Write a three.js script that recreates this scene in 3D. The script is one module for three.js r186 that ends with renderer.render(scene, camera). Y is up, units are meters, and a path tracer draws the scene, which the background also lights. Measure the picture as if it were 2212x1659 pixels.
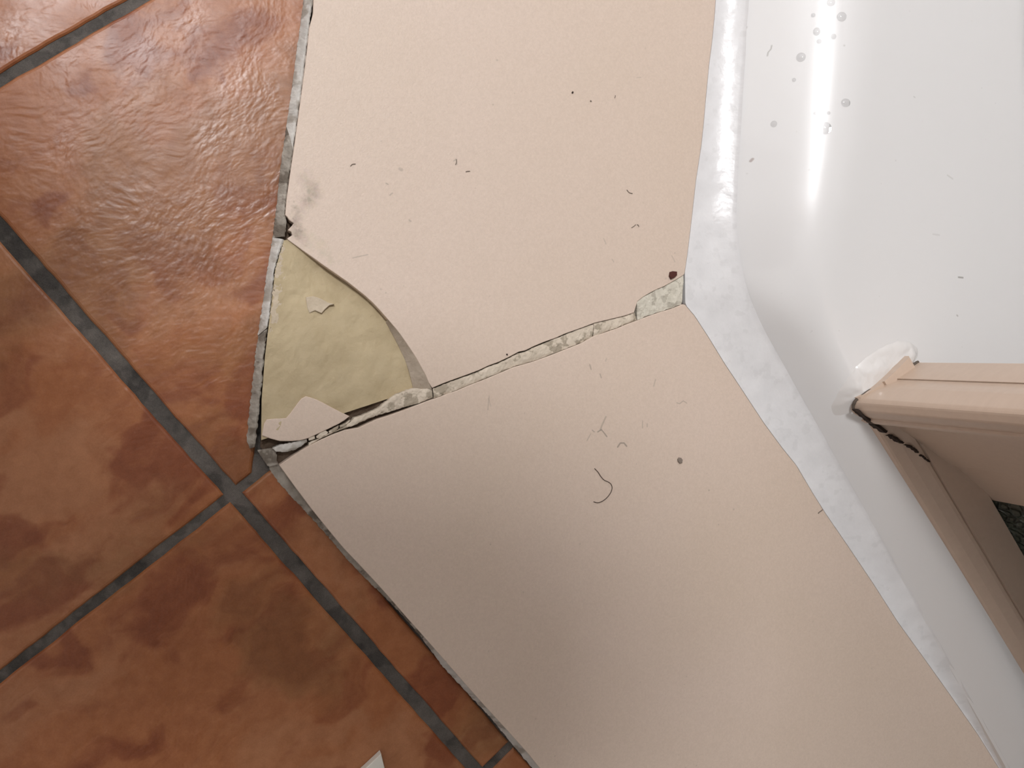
import * as THREE from 'three';
import { mergeGeometries, mergeVertices, toCreasedNormals } from 'three/addons/utils/BufferGeometryUtils.js';
import { MarchingCubes } from 'three/addons/objects/MarchingCubes.js';
import { RectAreaLightUniformsLib } from 'three/addons/lights/RectAreaLightUniformsLib.js';

// ---------------------------------------------------------------- camera, light, exposure
const scene = new THREE.Scene();
scene.background = new THREE.Color(0x000000);
const renderer = new THREE.WebGLRenderer({ antialias: true });
renderer.toneMapping = THREE.LinearToneMapping;
renderer.toneMappingExposure = 1.0;
renderer.shadowMap.enabled = true;
RectAreaLightUniformsLib.init();

const camera = new THREE.PerspectiveCamera(52.34, 2212 / 1659, 0.02, 20);
camera.position.set(0, 0.5, 0);
camera.up.set(0.01195, -0.03314, -0.99938);
camera.lookAt(0.33897, 0.5 - 0.94014, 0.03523);

const LAMP = { x: -0.40, y: 2.35, z: -1.10, size: 0.30, intensity: 145, color: 0xfcfdff };

// ---------------------------------------------------------------- helpers
let seed = 20231;
const rnd = () => { seed = (seed * 1664525 + 1013904223) >>> 0; return seed / 4294967296; };
function hash(i, j, k = 0) {
  let h = Math.imul(i, 374761393) ^ Math.imul(j, 668265263) ^ Math.imul(k, 2147483647 ^ 97531);
  h = Math.imul(h ^ (h >>> 13), 1274126177); h ^= h >>> 16;
  return (h >>> 0) / 4294967296;
}
const mod = (a, n) => ((a % n) + n) % n;
function vnoise(x, y, px = 4096, py = 4096, k = 0) {            // value noise, periodic
  const i = Math.floor(x), j = Math.floor(y), u = x - i, v = y - j;
  const s = u * u * u * (u * (u * 6 - 15) + 10), t = v * v * v * (v * (v * 6 - 15) + 10);
  const i0 = mod(i, px), i1 = mod(i + 1, px), j0 = mod(j, py), j1 = mod(j + 1, py);
  const a = hash(i0, j0, k), b = hash(i1, j0, k), c = hash(i0, j1, k), d = hash(i1, j1, k);
  return a + (b - a) * s + (c - a) * t + (a - b - c + d) * s * t;
}
function fbm(x, y, oct, px = 4096, py = 4096, k = 0) {
  let a = 0, w = 0.5, n = 0;
  for (let o = 0; o < oct; o++) { a += w * vnoise(x, y, px, py, k + o); n += w; w *= 0.5; x *= 2; y *= 2; px *= 2; py *= 2; }
  return a / n;
}
const sst = (a, b, x) => { const t = Math.min(1, Math.max(0, (x - a) / (b - a))); return t * t * (3 - 2 * t); };
const lerp = (a, b, t) => a + (b - a) * t;
const mix3 = (a, b, t) => [lerp(a[0], b[0], t), lerp(a[1], b[1], t), lerp(a[2], b[2], t)];

function dataTex(n, m, fn, srgb = true) {
  const d = new Uint8Array(n * m * 4);
  for (let j = 0; j < m; j++) for (let i = 0; i < n; i++) {
    const c = fn(i / n, j / m), o = (j * n + i) * 4;
    d[o] = Math.max(0, Math.min(255, c[0])); d[o + 1] = Math.max(0, Math.min(255, c[1])); d[o + 2] = Math.max(0, Math.min(255, c[2])); d[o + 3] = 255;
  }
  const t = new THREE.DataTexture(d, n, m, THREE.RGBAFormat);
  t.magFilter = THREE.LinearFilter; t.minFilter = THREE.LinearMipmapLinearFilter; t.generateMipmaps = true;
  t.wrapS = t.wrapT = THREE.RepeatWrapping;
  t.colorSpace = srgb ? THREE.SRGBColorSpace : THREE.NoColorSpace;
  t.needsUpdate = true;
  return t;
}

const taken = {};
function numbered(n) {
  if (taken[n] === undefined) { taken[n] = 0; return n; }
  taken[n]++; return n + '_' + String(taken[n]).padStart(3, '0');
}
function mesh(name, geo, mat, parent) {
  const m = new THREE.Mesh(geo, mat); m.castShadow = m.receiveShadow = true;
  m.name = parent ? name : numbered(name);
  (parent || scene).add(m);
  return m;
}
function group(name, x = 0, y = 0, z = 0) { const g = new THREE.Group(); g.name = numbered(name); g.position.set(x, y, z); scene.add(g); return g; }
function tag(o, label, category, grp, kind) { o.userData.label = label; if (category) o.userData.category = category; if (grp) o.userData.group = grp; if (kind) o.userData.kind = kind; return o; }

// room axes: a runs along the floor joints one way, b the other way
const CA = 0.61153, SA = 0.79122;
const ab = (a, b) => [a * CA + b * SA, a * SA - b * CA];

// horizontal slab from an outline [[x, z]...] between y0 and y1, edges rounded by r
function slab(poly, y0, y1, r = 0.0005, seg = 2, scaleUV = null) {
  const s = new THREE.Shape(poly.map(p => new THREE.Vector2(p[0], -p[1])));
  const g = new THREE.ExtrudeGeometry(s, { depth: y1 - y0 - 2 * r, bevelEnabled: r > 0, bevelThickness: r, bevelSize: r, bevelOffset: -r, bevelSegments: seg, steps: 1, curveSegments: 6 });
  g.rotateX(-Math.PI / 2); g.translate(0, y0 + r, 0);
  worldUV(g, scaleUV);
  return g;
}
function worldUV(g, f) {
  const p = g.attributes.position, uv = new Float32Array(p.count * 2);
  for (let i = 0; i < p.count; i++) {
    const q = f ? f(p.getX(i), p.getZ(i), p.getY(i)) : [p.getX(i), p.getZ(i)];
    uv[2 * i] = q[0]; uv[2 * i + 1] = q[1];
  }
  g.setAttribute('uv', new THREE.BufferAttribute(uv, 2));
  return g;
}
function resample(poly, n) {
  const L = [0]; for (let i = 1; i < poly.length; i++) L.push(L[i - 1] + Math.hypot(poly[i][0] - poly[i - 1][0], poly[i][1] - poly[i - 1][1]));
  const out = []; let k = 0;
  for (let i = 0; i < n; i++) {
    const t = L[L.length - 1] * i / (n - 1);
    while (k < poly.length - 2 && L[k + 1] < t) k++;
    const u = (t - L[k]) / Math.max(1e-9, L[k + 1] - L[k]);
    out.push([lerp(poly[k][0], poly[k + 1][0], u), lerp(poly[k][1], poly[k + 1][1], u)]);
  }
  return out;
}
// lumpy strip between two outlines; y(u, v, x, z); sides go down to yb
function ribbon(left, right, nu, nv, yf, yb, wob = 0, uvs = 1) {
  const A = resample(left, nu), B = resample(right, nu), pos = [], uv = [], idx = [];
  const grid = (fx) => { for (let i = 0; i < nu; i++) for (let j = 0; j < nv; j++) fx(i, j); };
  grid((i, j) => {
    const v = j / (nv - 1), u = i / (nu - 1);
    let x = lerp(A[i][0], B[i][0], v), z = lerp(A[i][1], B[i][1], v);
    if (wob && (j === 0 || j === nv - 1)) { x += wob * (vnoise(x * 900, z * 900, 4096, 4096, 5) - 0.5) * 2; z += wob * (vnoise(x * 900, z * 900, 4096, 4096, 6) - 0.5) * 2; }
    pos.push(x, yf(u, v, x, z), z); uv.push(x * uvs, z * uvs);
  });
  for (let i = 0; i < nu - 1; i++) for (let j = 0; j < nv - 1; j++) { const a = i * nv + j, b = a + 1, c = a + nv, d = c + 1; idx.push(a, c, b, b, c, d); }
  // skirt
  const ring = [];
  for (let i = 0; i < nu; i++) ring.push(i * nv);
  for (let j = 1; j < nv; j++) ring.push((nu - 1) * nv + j);
  for (let i = nu - 2; i >= 0; i--) ring.push(i * nv + nv - 1);
  for (let j = nv - 2; j > 0; j--) ring.push(j);
  const top0 = pos.length / 3;
  for (const r of ring) { pos.push(pos[3 * r], pos[3 * r + 1], pos[3 * r + 2]); uv.push(uv[2 * r], uv[2 * r + 1]); }
  const b0 = pos.length / 3;
  for (const r of ring) { pos.push(pos[3 * r], yb, pos[3 * r + 2]); uv.push(uv[2 * r] + 0.004, uv[2 * r + 1] + 0.004); }
  const n = ring.length;
  for (let k = 0; k < n; k++) { const m = (k + 1) % n; idx.push(top0 + k, b0 + k, top0 + m, top0 + m, b0 + k, b0 + m); }
  const g = new THREE.BufferGeometry();
  g.setAttribute('position', new THREE.Float32BufferAttribute(pos, 3)); g.setAttribute('uv', new THREE.Float32BufferAttribute(uv, 2));
  g.setIndex(idx); fixWinding(g); g.computeVertexNormals();
  return g;
}
function fixWinding(g) {                                          // top faces up
  const p = g.attributes.position, ix = g.index.array;
  let s = 0;
  for (let t = 0; t < Math.min(ix.length, 3000); t += 3) {
    const [a, b, c] = [ix[t], ix[t + 1], ix[t + 2]];
    s += (p.getZ(b) - p.getZ(a)) * (p.getX(c) - p.getX(a)) - (p.getX(b) - p.getX(a)) * (p.getZ(c) - p.getZ(a));
  }
  if (s < 0) for (let t = 0; t < ix.length; t += 3) { const q = ix[t + 1]; ix[t + 1] = ix[t + 2]; ix[t + 2] = q; }
}
function tube(points, r, closed = false, seg = 40, rad = 6) {
  const c = new THREE.CatmullRomCurve3(points.map(p => new THREE.Vector3(...p)), closed);
  return new THREE.TubeGeometry(c, seg, r, rad, closed);
}
function clipHalf(poly, px, pz, nx, nz) {                         // keep the side where (p - P).n <= 0
  const out = [];
  for (let i = 0; i < poly.length; i++) {
    const p = poly[i], q = poly[(i + 1) % poly.length];
    const dp = (p[0] - px) * nx + (p[1] - pz) * nz, dq = (q[0] - px) * nx + (q[1] - pz) * nz;
    if (dp <= 0) out.push(p);
    if ((dp < 0 && dq > 0) || (dp > 0 && dq < 0)) { const t = dp / (dp - dq); out.push([lerp(p[0], q[0], t), lerp(p[1], q[1], t)]); }
  }
  return out;
}
function wobble(poly, step, amp, k) {                             // subdivide an outline and make its edges slightly uneven
  const out = [];
  for (let i = 0; i < poly.length; i++) {
    const p = poly[i], q = poly[(i + 1) % poly.length], L = Math.hypot(q[0] - p[0], q[1] - p[1]), n = Math.max(1, Math.round(L / step));
    const nx = -(q[1] - p[1]) / L, nz = (q[0] - p[0]) / L;
    for (let j = 0; j < n; j++) {
      const t = j / n, x = lerp(p[0], q[0], t), z = lerp(p[1], q[1], t), d = j === 0 ? 0 : amp * (fbm(x * 90 + k * 7.1, z * 90 + k * 3.3, 3) - 0.5) * 2;
      out.push([x + nx * d, z + nz * d]);
    }
  }
  return out;
}

// ---------------------------------------------------------------- materials
const M = {};
// red glazed floor tile: cloudy terracotta with streaks
{
  const P = 6;                                                     // 0.5 m per repeat
  const colA = [156, 96, 58], colB = [122, 62, 34], colC = [166, 111, 75], colD = [134, 91, 55];
  const t = dataTex(1024, 1024, (u, v) => {
    const wx = fbm(u * P * 2 + 3.1, v * P * 2, 4, P * 2, P * 2, 40) - 0.5, wy = fbm(u * P * 2, v * P * 2 + 1.7, 4, P * 2, P * 2, 50) - 0.5;
    const x = u * P + wx * 0.9, y = v * P * 2 + wy * 0.9;
    const n1 = fbm(x, y, 6, P, P * 2, 1), n2 = fbm(x * 2, y * 1.5, 5, P * 2, P * 3, 11), n3 = fbm(u * 90, v * 90, 3, 90, 90, 21);
    let c = mix3(colA, colC, sst(0.42, 0.72, n1));
    c = mix3(c, colB, sst(0.50, 0.72, n2) * 0.75);
    c = mix3(c, colD, sst(0.48, 0.72, fbm(x, y * 0.5, 5, P, P, 31)) * 0.55);
    const g = (n3 - 0.5) * 18 + (hash(Math.floor(u * 1024), Math.floor(v * 1024), 3) - 0.5) * 9;
    return [c[0] + g, c[1] + g * 0.9, c[2] + g * 0.8];
  });
  const b = dataTex(1024, 1024, (u, v) => {
    const wx = fbm(u * 16, v * 16, 2, 16, 16, 60) - 0.5;
    const r = fbm(u * 120 + wx * 4, v * 190 + wx * 7, 4, 120, 190, 61), big = fbm(u * 26, v * 26, 3, 26, 26, 71);
    const h = 255 * (0.7 * r + 0.3 * big);
    return [h, h, h];
  }, false);
  const rr = dataTex(512, 512, (u, v) => { const h = 255 * (0.39 + 0.12 * (fbm(u * 16, v * 24, 4, 16, 24, 81) - 0.5) * 2); return [h, h, h]; }, false);
  M.redTile = new THREE.MeshStandardMaterial({ map: t, bumpMap: b, bumpScale: 0.0004, roughness: 1, roughnessMap: rr, metalness: 0 });
}
// grey floor grout
{
  const t = dataTex(1024, 1024, (u, v) => {
    const n = fbm(u * 20, v * 20, 4, 20, 20, 101), g = (hash(Math.floor(u * 1024), Math.floor(v * 1024), 5) - 0.5) * 22, p = sst(0.5, 0.66, fbm(u * 24, v * 24, 3, 24, 24, 105));
    const k = 82 + (n - 0.5) * 44 + g - p * 16;
    return [k * 1.07, k * 1.0, k * 0.94];
  });
  const b = dataTex(512, 512, (u, v) => { const h = 255 * fbm(u * 128, v * 128, 3, 128, 128, 111); return [h, h, h]; }, false);
  M.grout = new THREE.MeshStandardMaterial({ map: t, bumpMap: b, bumpScale: 0.0005, roughness: 0.92 });
}
// beige glazed ledge tile with its stains, mapped over the ledge (x -0.15..0.75, z -0.35..0.55)
const LX = -0.15, LZ = -0.35, LS = 0.9;
const ledgeUV = (x, z) => [(x - LX) / LS, (z - LZ) / LS];
{
  const N = 2048, cv = document.createElement('canvas'); cv.width = cv.height = N;
  const g = cv.getContext('2d');
  const img = g.createImageData(N, N);
  for (let j = 0; j < N; j++) for (let i = 0; i < N; i++) {
    const u = i / N, v = j / N;
    const n = fbm(u * 9, v * 9, 3, 4096, 4096, 201) - 0.5, f = hash(i, j, 7) - 0.5, f2 = vnoise(u * 700, v * 700, 4096, 4096, 203) - 0.5;
    const k = n * 5 + f * 5 + f2 * 5, o = (j * N + i) * 4;
    img.data[o] = 210 + k; img.data[o + 1] = 190 + k; img.data[o + 2] = 174 + k + n * 3; img.data[o + 3] = 255;
  }
  g.putImageData(img, 0, 0);
  const X = x => (x - LX) / LS * N, Z = z => (z - LZ) / LS * N;
  const dirt = (list, r, col, al, n, sp) => {                      // grimy specks scattered along a line of points
    for (const [x, z] of list) for (let i = 0; i < n; i++) {
      const a = rnd() * 6.283, d = Math.sqrt(-Math.log(1 - rnd() * 0.98)) * sp, q = r * (0.3 + rnd());
      g.globalAlpha = al * (0.4 + 0.6 * rnd()); g.fillStyle = col; g.beginPath();
      g.ellipse(X(x + Math.cos(a) * d), Z(z + Math.sin(a) * d), q / LS * N, q * (0.4 + 0.6 * rnd()) / LS * N, rnd() * 3, 0, 6.283); g.fill();
    }
  };
  // grey grime beside the chipped edge
  dirt([[0.0462, -0.1047], [0.0483, -0.0979], [0.0439, -0.0921], [0.0398, -0.0835], [0.0384, -0.0751], [0.0405, -0.0703], [0.0357, -0.0778], [0.0494, -0.1002], [0.0441, -0.1073]], 0.0024, '#75695a', 0.035, 34, 0.0036);
  dirt([[0.0385, -0.0884], [0.0363, -0.0800], [0.0411, -0.0761], [0.0378, -0.0737], [0.0450, -0.0944], [0.0472, -0.0990]], 0.0015, '#655a4c', 0.07, 26, 0.0022);
  dirt([[0.0369, -0.0916], [0.0358, -0.0833], [0.0386, -0.0757], [0.0461, -0.0956]], 0.0005, '#5e5245', 0.14, 14, 0.0022);
  dirt([[0.0519, -0.0703], [0.0546, -0.0626], [0.0601, -0.0594], [0.0451, -0.0685]], 0.0026, '#8f8468', 0.035, 18, 0.0040);
  // small scuffs
  const scuff = (pts, w, al, col = '#6d655a') => { g.globalAlpha = al; g.strokeStyle = col; g.lineCap = 'round'; g.lineWidth = w / LS * N; g.beginPath(); pts.forEach(([x, z], i) => i ? g.lineTo(X(x), Z(z)) : g.moveTo(X(x), Z(z))); g.stroke(); };
  scuff([[0.2459, 0.0419], [0.2427, 0.0483], [0.2417, 0.0508]], 0.0011, 0.30);
  scuff([[0.2395, 0.0524], [0.2424, 0.0509], [0.2445, 0.0532], [0.2467, 0.0559]], 0.0007, 0.62);
  scuff([[0.2353, 0.0510], [0.2371, 0.0523]], 0.0006, 0.5);
  scuff([[0.2551, 0.0636], [0.2572, 0.0608], [0.2601, 0.0609], [0.2623, 0.0633]], 0.0009, 0.55);
  scuff([[0.2314, 0.0582], [0.2342, 0.0535]], 0.0005, 0.35);
  scuff([[0.2748, 0.0456], [0.2748, 0.0509]], 0.0004, 0.45); scuff([[0.2785, 0.0477], [0.2785, 0.0500]], 0.0005, 0.45);
  scuff([[0.3026, 0.0334], [0.3050, 0.0341], [0.3080, 0.0321], [0.3111, 0.0339]], 0.0005, 0.4);
  scuff([[0.2333, 0.0057], [0.2344, 0.0089]], 0.0010, 0.35); scuff([[0.2412, 0.0122], [0.2422, 0.0148]], 0.0008, 0.35); scuff([[0.2850, 0.0165], [0.2836, 0.0211]], 0.0009, 0.25); scuff([[0.2461, 0.0016], [0.2454, 0.0032]], 0.0009, 0.2);
  scuff([[0.1604, 0.0259], [0.1594, 0.0351]], 0.0008, 0.2); scuff([[0.1598, 0.0274], [0.1614, 0.0327]], 0.0008, 0.16);
  scuff([[0.0719, -0.0608], [0.0813, -0.0632]], 0.0005, 0.3); scuff([[0.0969, -0.1022], [0.0951, -0.1006]], 0.0006, 0.35); scuff([[0.0928, -0.1079], [0.0940, -0.1074]], 0.0008, 0.35);
  scuff([[0.1016, -0.1175], [0.1028, -0.1170]], 0.0020, 0.22); scuff([[0.2436, -0.0814], [0.2454, -0.0777]], 0.0005, 0.3); scuff([[0.2976, -0.0720], [0.3003, -0.0675]], 0.0005, 0.3); scuff([[0.2501, -0.0674], [0.2515, -0.0655]], 0.0005, 0.3);
  scuff([[0.1365, -0.1253], [0.1381, -0.1266], [0.1387, -0.1234]], 0.0006, 0.35); scuff([[0.1074, -0.0861], [0.1083, -0.0853]], 0.0010, 0.3); scuff([[0.2685, -0.1939], [0.2721, -0.1946]], 0.0005, 0.25);
  for (let i = 0; i < 140; i++) {
    const [x, z] = [lerp(0.05, 0.55, rnd()), lerp(-0.25, 0.4, rnd())];
    g.globalAlpha = 0.12 + 0.2 * rnd(); g.fillStyle = '#7a7062'; g.beginPath(); g.arc(X(x), Z(z), (0.00025 + 0.0006 * rnd() * rnd()) / LS * N, 0, 6.283); g.fill();
  }
  g.globalAlpha = 1;
  const t = new THREE.CanvasTexture(cv); t.colorSpace = THREE.SRGBColorSpace; t.flipY = false;
  const b = dataTex(1024, 1024, (u, v) => { const h = 255 * (0.6 * vnoise(u * 512, v * 512, 512, 512, 211) + 0.4 * fbm(u * 60, v * 60, 3, 60, 60, 213)); return [h, h, h]; }, false);
  b.repeat.set(3, 3);
  M.beigeTile = new THREE.MeshStandardMaterial({ map: t, bumpMap: b, bumpScale: 0.00012, roughness: 0.5 });
}
const noiseMat = (rgb, amp, freq, rough, bumpS, bumpF, k, spots) => {
  const t = dataTex(512, 512, (u, v) => {
    const n = fbm(u * freq, v * freq, 4, freq, freq, k) - 0.5, f = hash(Math.floor(u * 512), Math.floor(v * 512), k) - 0.5;
    let c = [rgb[0] + n * amp * 2 + f * amp * 0.4, rgb[1] + n * amp * 2 + f * amp * 0.4, rgb[2] + n * amp * 2 + f * amp * 0.4];
    if (spots) { const s = sst(spots.lo, spots.hi, fbm(u * spots.f, v * spots.f, 4, spots.f, spots.f, k + 9)); c = mix3(c, spots.c, s * spots.a); }
    return c;
  });
  const b = dataTex(512, 512, (u, v) => { const h = 255 * fbm(u * bumpF, v * bumpF, 4, bumpF, bumpF, k + 20); return [h, h, h]; }, false);
  return new THREE.MeshStandardMaterial({ map: t, bumpMap: b, bumpScale: bumpS, roughness: rough });
};
// these repeat every 0.1 m: strips get uv = metres * 10
M.seamGrout = noiseMat([206, 192, 174], 16, 24, 0.9, 0.0006, 60, 301, { lo: 0.56, hi: 0.66, f: 20, c: [150, 138, 120], a: 0.7 });
M.seamGroutPale = noiseMat([204, 197, 182], 14, 24, 0.9, 0.0006, 50, 331, { lo: 0.58, hi: 0.68, f: 24, c: [160, 152, 138], a: 0.6 });
M.edgeGrout = noiseMat([196, 191, 184], 20, 20, 0.8, 0.0006, 40, 361, { lo: 0.52, hi: 0.7, f: 14, c: [140, 130, 118], a: 0.6 });
M.edgeGroutDirty = noiseMat([158, 150, 139], 26, 20, 0.88, 0.0008, 40, 391, { lo: 0.48, hi: 0.68, f: 16, c: [96, 86, 75], a: 0.75 });
M.adhesive = noiseMat([183, 165, 132], 10, 8, 0.75, 0.0003, 40, 421, { lo: 0.55, hi: 0.68, f: 9, c: [186, 169, 138], a: 0.3 });
M.plaster = noiseMat([198, 182, 160], 14, 20, 0.9, 0.0004, 50, 431);
M.biscuit = noiseMat([170, 155, 138], 12, 20, 0.85, 0.0004, 50, 451);
M.mortar = noiseMat([92, 76, 62], 24, 16, 0.95, 0.0012, 40, 481);
M.silicone = noiseMat([222, 220, 220], 6, 10, 0.3, 0.0002, 20, 511, { lo: 0.62, hi: 0.74, f: 16, c: [200, 198, 197], a: 0.25 });
{
  const N = 2048, cv = document.createElement('canvas'); cv.width = cv.height = N;
  const g = cv.getContext('2d'); g.fillStyle = '#e2e0df'; g.fillRect(0, 0, N, N);
  const X = x => (x - LX) / LS * N, Z = z => (z - LZ) / LS * N;
  const mark = (pts, w, al, col) => { g.globalAlpha = al; g.strokeStyle = col; g.lineCap = 'round'; g.lineWidth = w / LS * N; g.beginPath(); pts.forEach(([x, z], i) => i ? g.lineTo(X(x), Z(z)) : g.moveTo(X(x), Z(z))); g.stroke(); };
  mark([[0.5181, -0.0598], [0.5227, -0.0596]], 0.0012, 0.5, '#6a6660'); mark([[0.5184, -0.0313], [0.5193, -0.0307]], 0.0011, 0.4, '#77726c');
  mark([[0.3526, -0.1399], [0.3537, -0.1413]], 0.0016, 0.55, '#93817c'); mark([[0.3435, -0.2054], [0.3443, -0.2045]], 0.0010, 0.6, '#5d5853');
  mark([[0.3623, -0.2137], [0.3627, -0.2162], [0.3642, -0.2183], [0.3646, -0.2209]], 0.0005, 0.55, '#79746e'); mark([[0.3509, -0.2346], [0.3520, -0.2366]], 0.0011, 0.35, '#8f837e');
  mark([[0.3451, -0.1685], [0.3475, -0.1662]], 0.0009, 0.3, '#8f8983'); mark([[0.3533, -0.0100], [0.3549, -0.0093]], 0.0016, 0.45, '#75706b');
  mark([[0.5022, -0.1344], [0.5078, -0.1321]], 0.0010, 0.25, '#99948e'); mark([[0.4661, -0.1873], [0.4674, -0.1868]], 0.0007, 0.35, '#8a8580'); mark([[0.4906, -0.0905], [0.4970, -0.0901]], 0.0012, 0.18, '#99948e');
  for (let i = 0; i < 90; i++) { g.globalAlpha = 0.10 + 0.2 * rnd(); g.fillStyle = '#8d8882'; g.beginPath(); g.arc(X(lerp(0.34, 0.68, rnd())), Z(lerp(-0.3, 0.3, rnd())), (0.0002 + 0.0006 * rnd() * rnd()) / LS * N, 0, 6.283); g.fill(); }
  const t = new THREE.CanvasTexture(cv); t.colorSpace = THREE.SRGBColorSpace; t.flipY = false; M.trayMap = t;
}
M.tray = new THREE.MeshPhysicalMaterial({ map: M.trayMap, roughness: 0.3, clearcoat: 0.6, clearcoatRoughness: 0.05 });
M.frame = noiseMat([200, 178, 160], 3, 30, 0.32, 0.00004, 120, 541);
M.caulk = new THREE.MeshPhysicalMaterial({ color: 0xdcd8d5, roughness: 0.16, clearcoat: 1, clearcoatRoughness: 0.05 });
M.dirt = new THREE.MeshStandardMaterial({ color: 0x2d2018, roughness: 0.95 });
M.water = new THREE.MeshPhysicalMaterial({ color: 0xf1f1f1, roughness: 0.02, transmission: 1, thickness: 0, ior: 1.45 });
M.wallLowBounce = new THREE.MeshStandardMaterial({ color: 0x8a847c, roughness: 0.35 });  // invented dark colour for one unseen wall, cuts light bounced onto the post
M.wall = new THREE.MeshStandardMaterial({ color: 0xe8e8e7, roughness: 0.6 });
M.ceiling = new THREE.MeshStandardMaterial({ color: 0xeeeeed, roughness: 0.9 });
M.black = new THREE.MeshStandardMaterial({ color: 0x1a1a1c, roughness: 0.4 });

// ---------------------------------------------------------------- floor
const PITCH = 0.2565, GA = 0.0662, GB = -0.0504, HL = 0.011;       // joint crossing beside the ledge corner
const AMAX = 0.82, BMAX = 1.04, AMIN = -1.75, BMIN = -1.15;
const ledgeUp = [[0.0507, -0.2186], [0.0150, 0.0608]];            // outer edge of the ledge: first run
const ledgeLow = [[0.0241, 0.0654], [0.1972, 0.2873]];      // second run
const A3F = -0.60, BF3 = 0.62;                                       // where the third run of the ledge begins
const floor = group('floor'); floor.userData.kind = 'structure'; floor.userData.label = 'red glazed tile floor with grey joints';
{
  const q = [ab(AMIN, BMIN), ab(AMAX, BMIN), ab(AMAX, BMAX), ab(AMIN, BMAX)];
  mesh('grout_bed', slab(q, -0.03, -0.0016, 0, 1, (x, z) => [x * 4, z * 4]), M.grout, floor);
  const line = (l, s) => { const dx = l[1][0] - l[0][0], dz = l[1][1] - l[0][1], L = Math.hypot(dx, dz); return [l[0][0], l[0][1], -dz / L * s, dx / L * s]; };
  const L1 = line(ledgeUp, -1), L2 = line(ledgeLow, -1);
  // normals point into the ledge
  for (const L of [L1, L2]) if ((0.3 - L[0]) * L[2] + (0.1 - L[1]) * L[3] < 0) { L[2] *= -1; L[3] *= -1; }
  let k = 0;
  for (let i = -8; i < 4; i++) for (let j = -5; j < 5; j++) {
    const ga = 0.0028, gb = 0.0042;                                 // half widths of the two joints
    const a0 = Math.max(AMIN, GA + i * PITCH + ga), a1 = Math.min(AMAX, GA + (i + 1) * PITCH - ga), b0 = Math.max(BMIN, GB + j * PITCH + gb), b1 = Math.min(BMAX, GB + (j + 1) * PITCH - gb);
    if (a1 - a0 < 0.02 || b1 - b0 < 0.02) continue;
    let p = [ab(a0, b0), ab(a1, b0), ab(a1, b1), ab(a0, b1)];
    const L = i < 0 ? L1 : L2;
    const ac = A3F - 0.002, cut3 = a1 <= ac || (a0 < ac && b0 > BF3 - 0.3);
    if (cut3) p = [ab(a0, b0), ab(Math.min(a1, ac), b0), ab(Math.min(a1, ac), b1), ab(a0, b1)];
    else p = clipHalf(p, L[0] - L[2] * 0.002, L[1] - L[3] * 0.002, L[2], L[3]);
    if (p.length < 3) continue;
    let ar = 0; for (let m = 0; m < p.length; m++) { const c = p[m], d = p[(m + 1) % p.length]; ar += c[0] * d[1] - c[1] * d[0]; }
    if (Math.abs(ar) < 0.0006) continue;
    k++;
    const ou = hash(i, j, 1), ov = hash(i, j, 2), dy = (hash(i, j, 3) - 0.5) * 0.0006;
    const near = Math.abs(i) < 3 && Math.abs(j) < 3;
    const g = slab(near ? wobble(p, 0.006, 0.0007, k) : p, -0.009, dy, 0.0022, 3, (x, z) => [(x * SA - z * CA) * 2 + ou, (x * CA + z * SA) * 2 + ov]);
    mesh('floor_tile', g, M.redTile, floor);
  }
}

// ---------------------------------------------------------------- raised ledge with beige tiles
const ledge = group('trim_1'); ledge.userData.kind = 'structure'; ledge.userData.label = 'raised ledge of beige tiles around the shower tray';
const U1 = [0.1165, -0.9932], U2 = [0.6157, 0.7880];                // directions of its two runs
const ext = (p, u, d) => [p[0] + u[0] * d, p[1] + u[1] * d];
const seamTop = [[0.3080, -0.0589], [0.3034, -0.0561], [0.2973, -0.0529], [0.2913, -0.0498], [0.2849, -0.0473], [0.2801, -0.0449], [0.2749, -0.0421], [0.2702, -0.0387], [0.2676, -0.0309], [0.2604, -0.0285], [0.2513, -0.0264], [0.2438, -0.0247], [0.2364, -0.0230], [0.2283, -0.0200], [0.2214, -0.0177], [0.2145, -0.0154], [0.2077, -0.0125], [0.1992, -0.0097], [0.1918, -0.0068], [0.1859, -0.0040], [0.1812, -0.0031], [0.1744, 0.0003], [0.1669, 0.0037], [0.1598, 0.0061], [0.1531, 0.0091], [0.1455, 0.0118], [0.1377, 0.0144], [0.1293, 0.0173], [0.1220, 0.0202]];
const arc = [[0.1214, 0.0196], [0.1195, 0.0166], [0.1174, 0.0118], [0.1147, 0.0068], [0.1112, 0.0006], [0.1073, -0.0053], [0.1029, -0.0117], [0.0985, -0.0175], [0.0935, -0.0232], [0.0889, -0.0284], [0.0843, -0.0332], [0.0797, -0.0374], [0.0740, -0.0418], [0.0679, -0.0464], [0.0614, -0.0507], [0.0545, -0.0553], [0.0485, -0.0595], [0.0423, -0.0637], [0.0372, -0.0673], [0.0335, -0.0699]];
const upLeft = [[0.0330, -0.0707], [0.0359, -0.0728], [0.0354, -0.0747], [0.0335, -0.0757], [0.0357, -0.0783], [0.0368, -0.0800], [0.0344, -0.0816], [0.0333, -0.0834], [0.0320, -0.0847], [0.0329, -0.0941], [0.0352, -0.1102], [0.0372, -0.1233], [0.0398, -0.1414], [0.0429, -0.1634], [0.0456, -0.1837], [0.0470, -0.1970], [0.0493, -0.2061], [0.0496, -0.2138]];
const upRight = [[0.3324, -0.2568], [0.3314, -0.2439], [0.3296, -0.2268], [0.3274, -0.2111], [0.3246, -0.1838], [0.3232, -0.1684], [0.3214, -0.1524], [0.3170, -0.1259], [0.3134, -0.0959], [0.3105, -0.0736], [0.3084, -0.0606]];
const TILE_END = 0.03;
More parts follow.
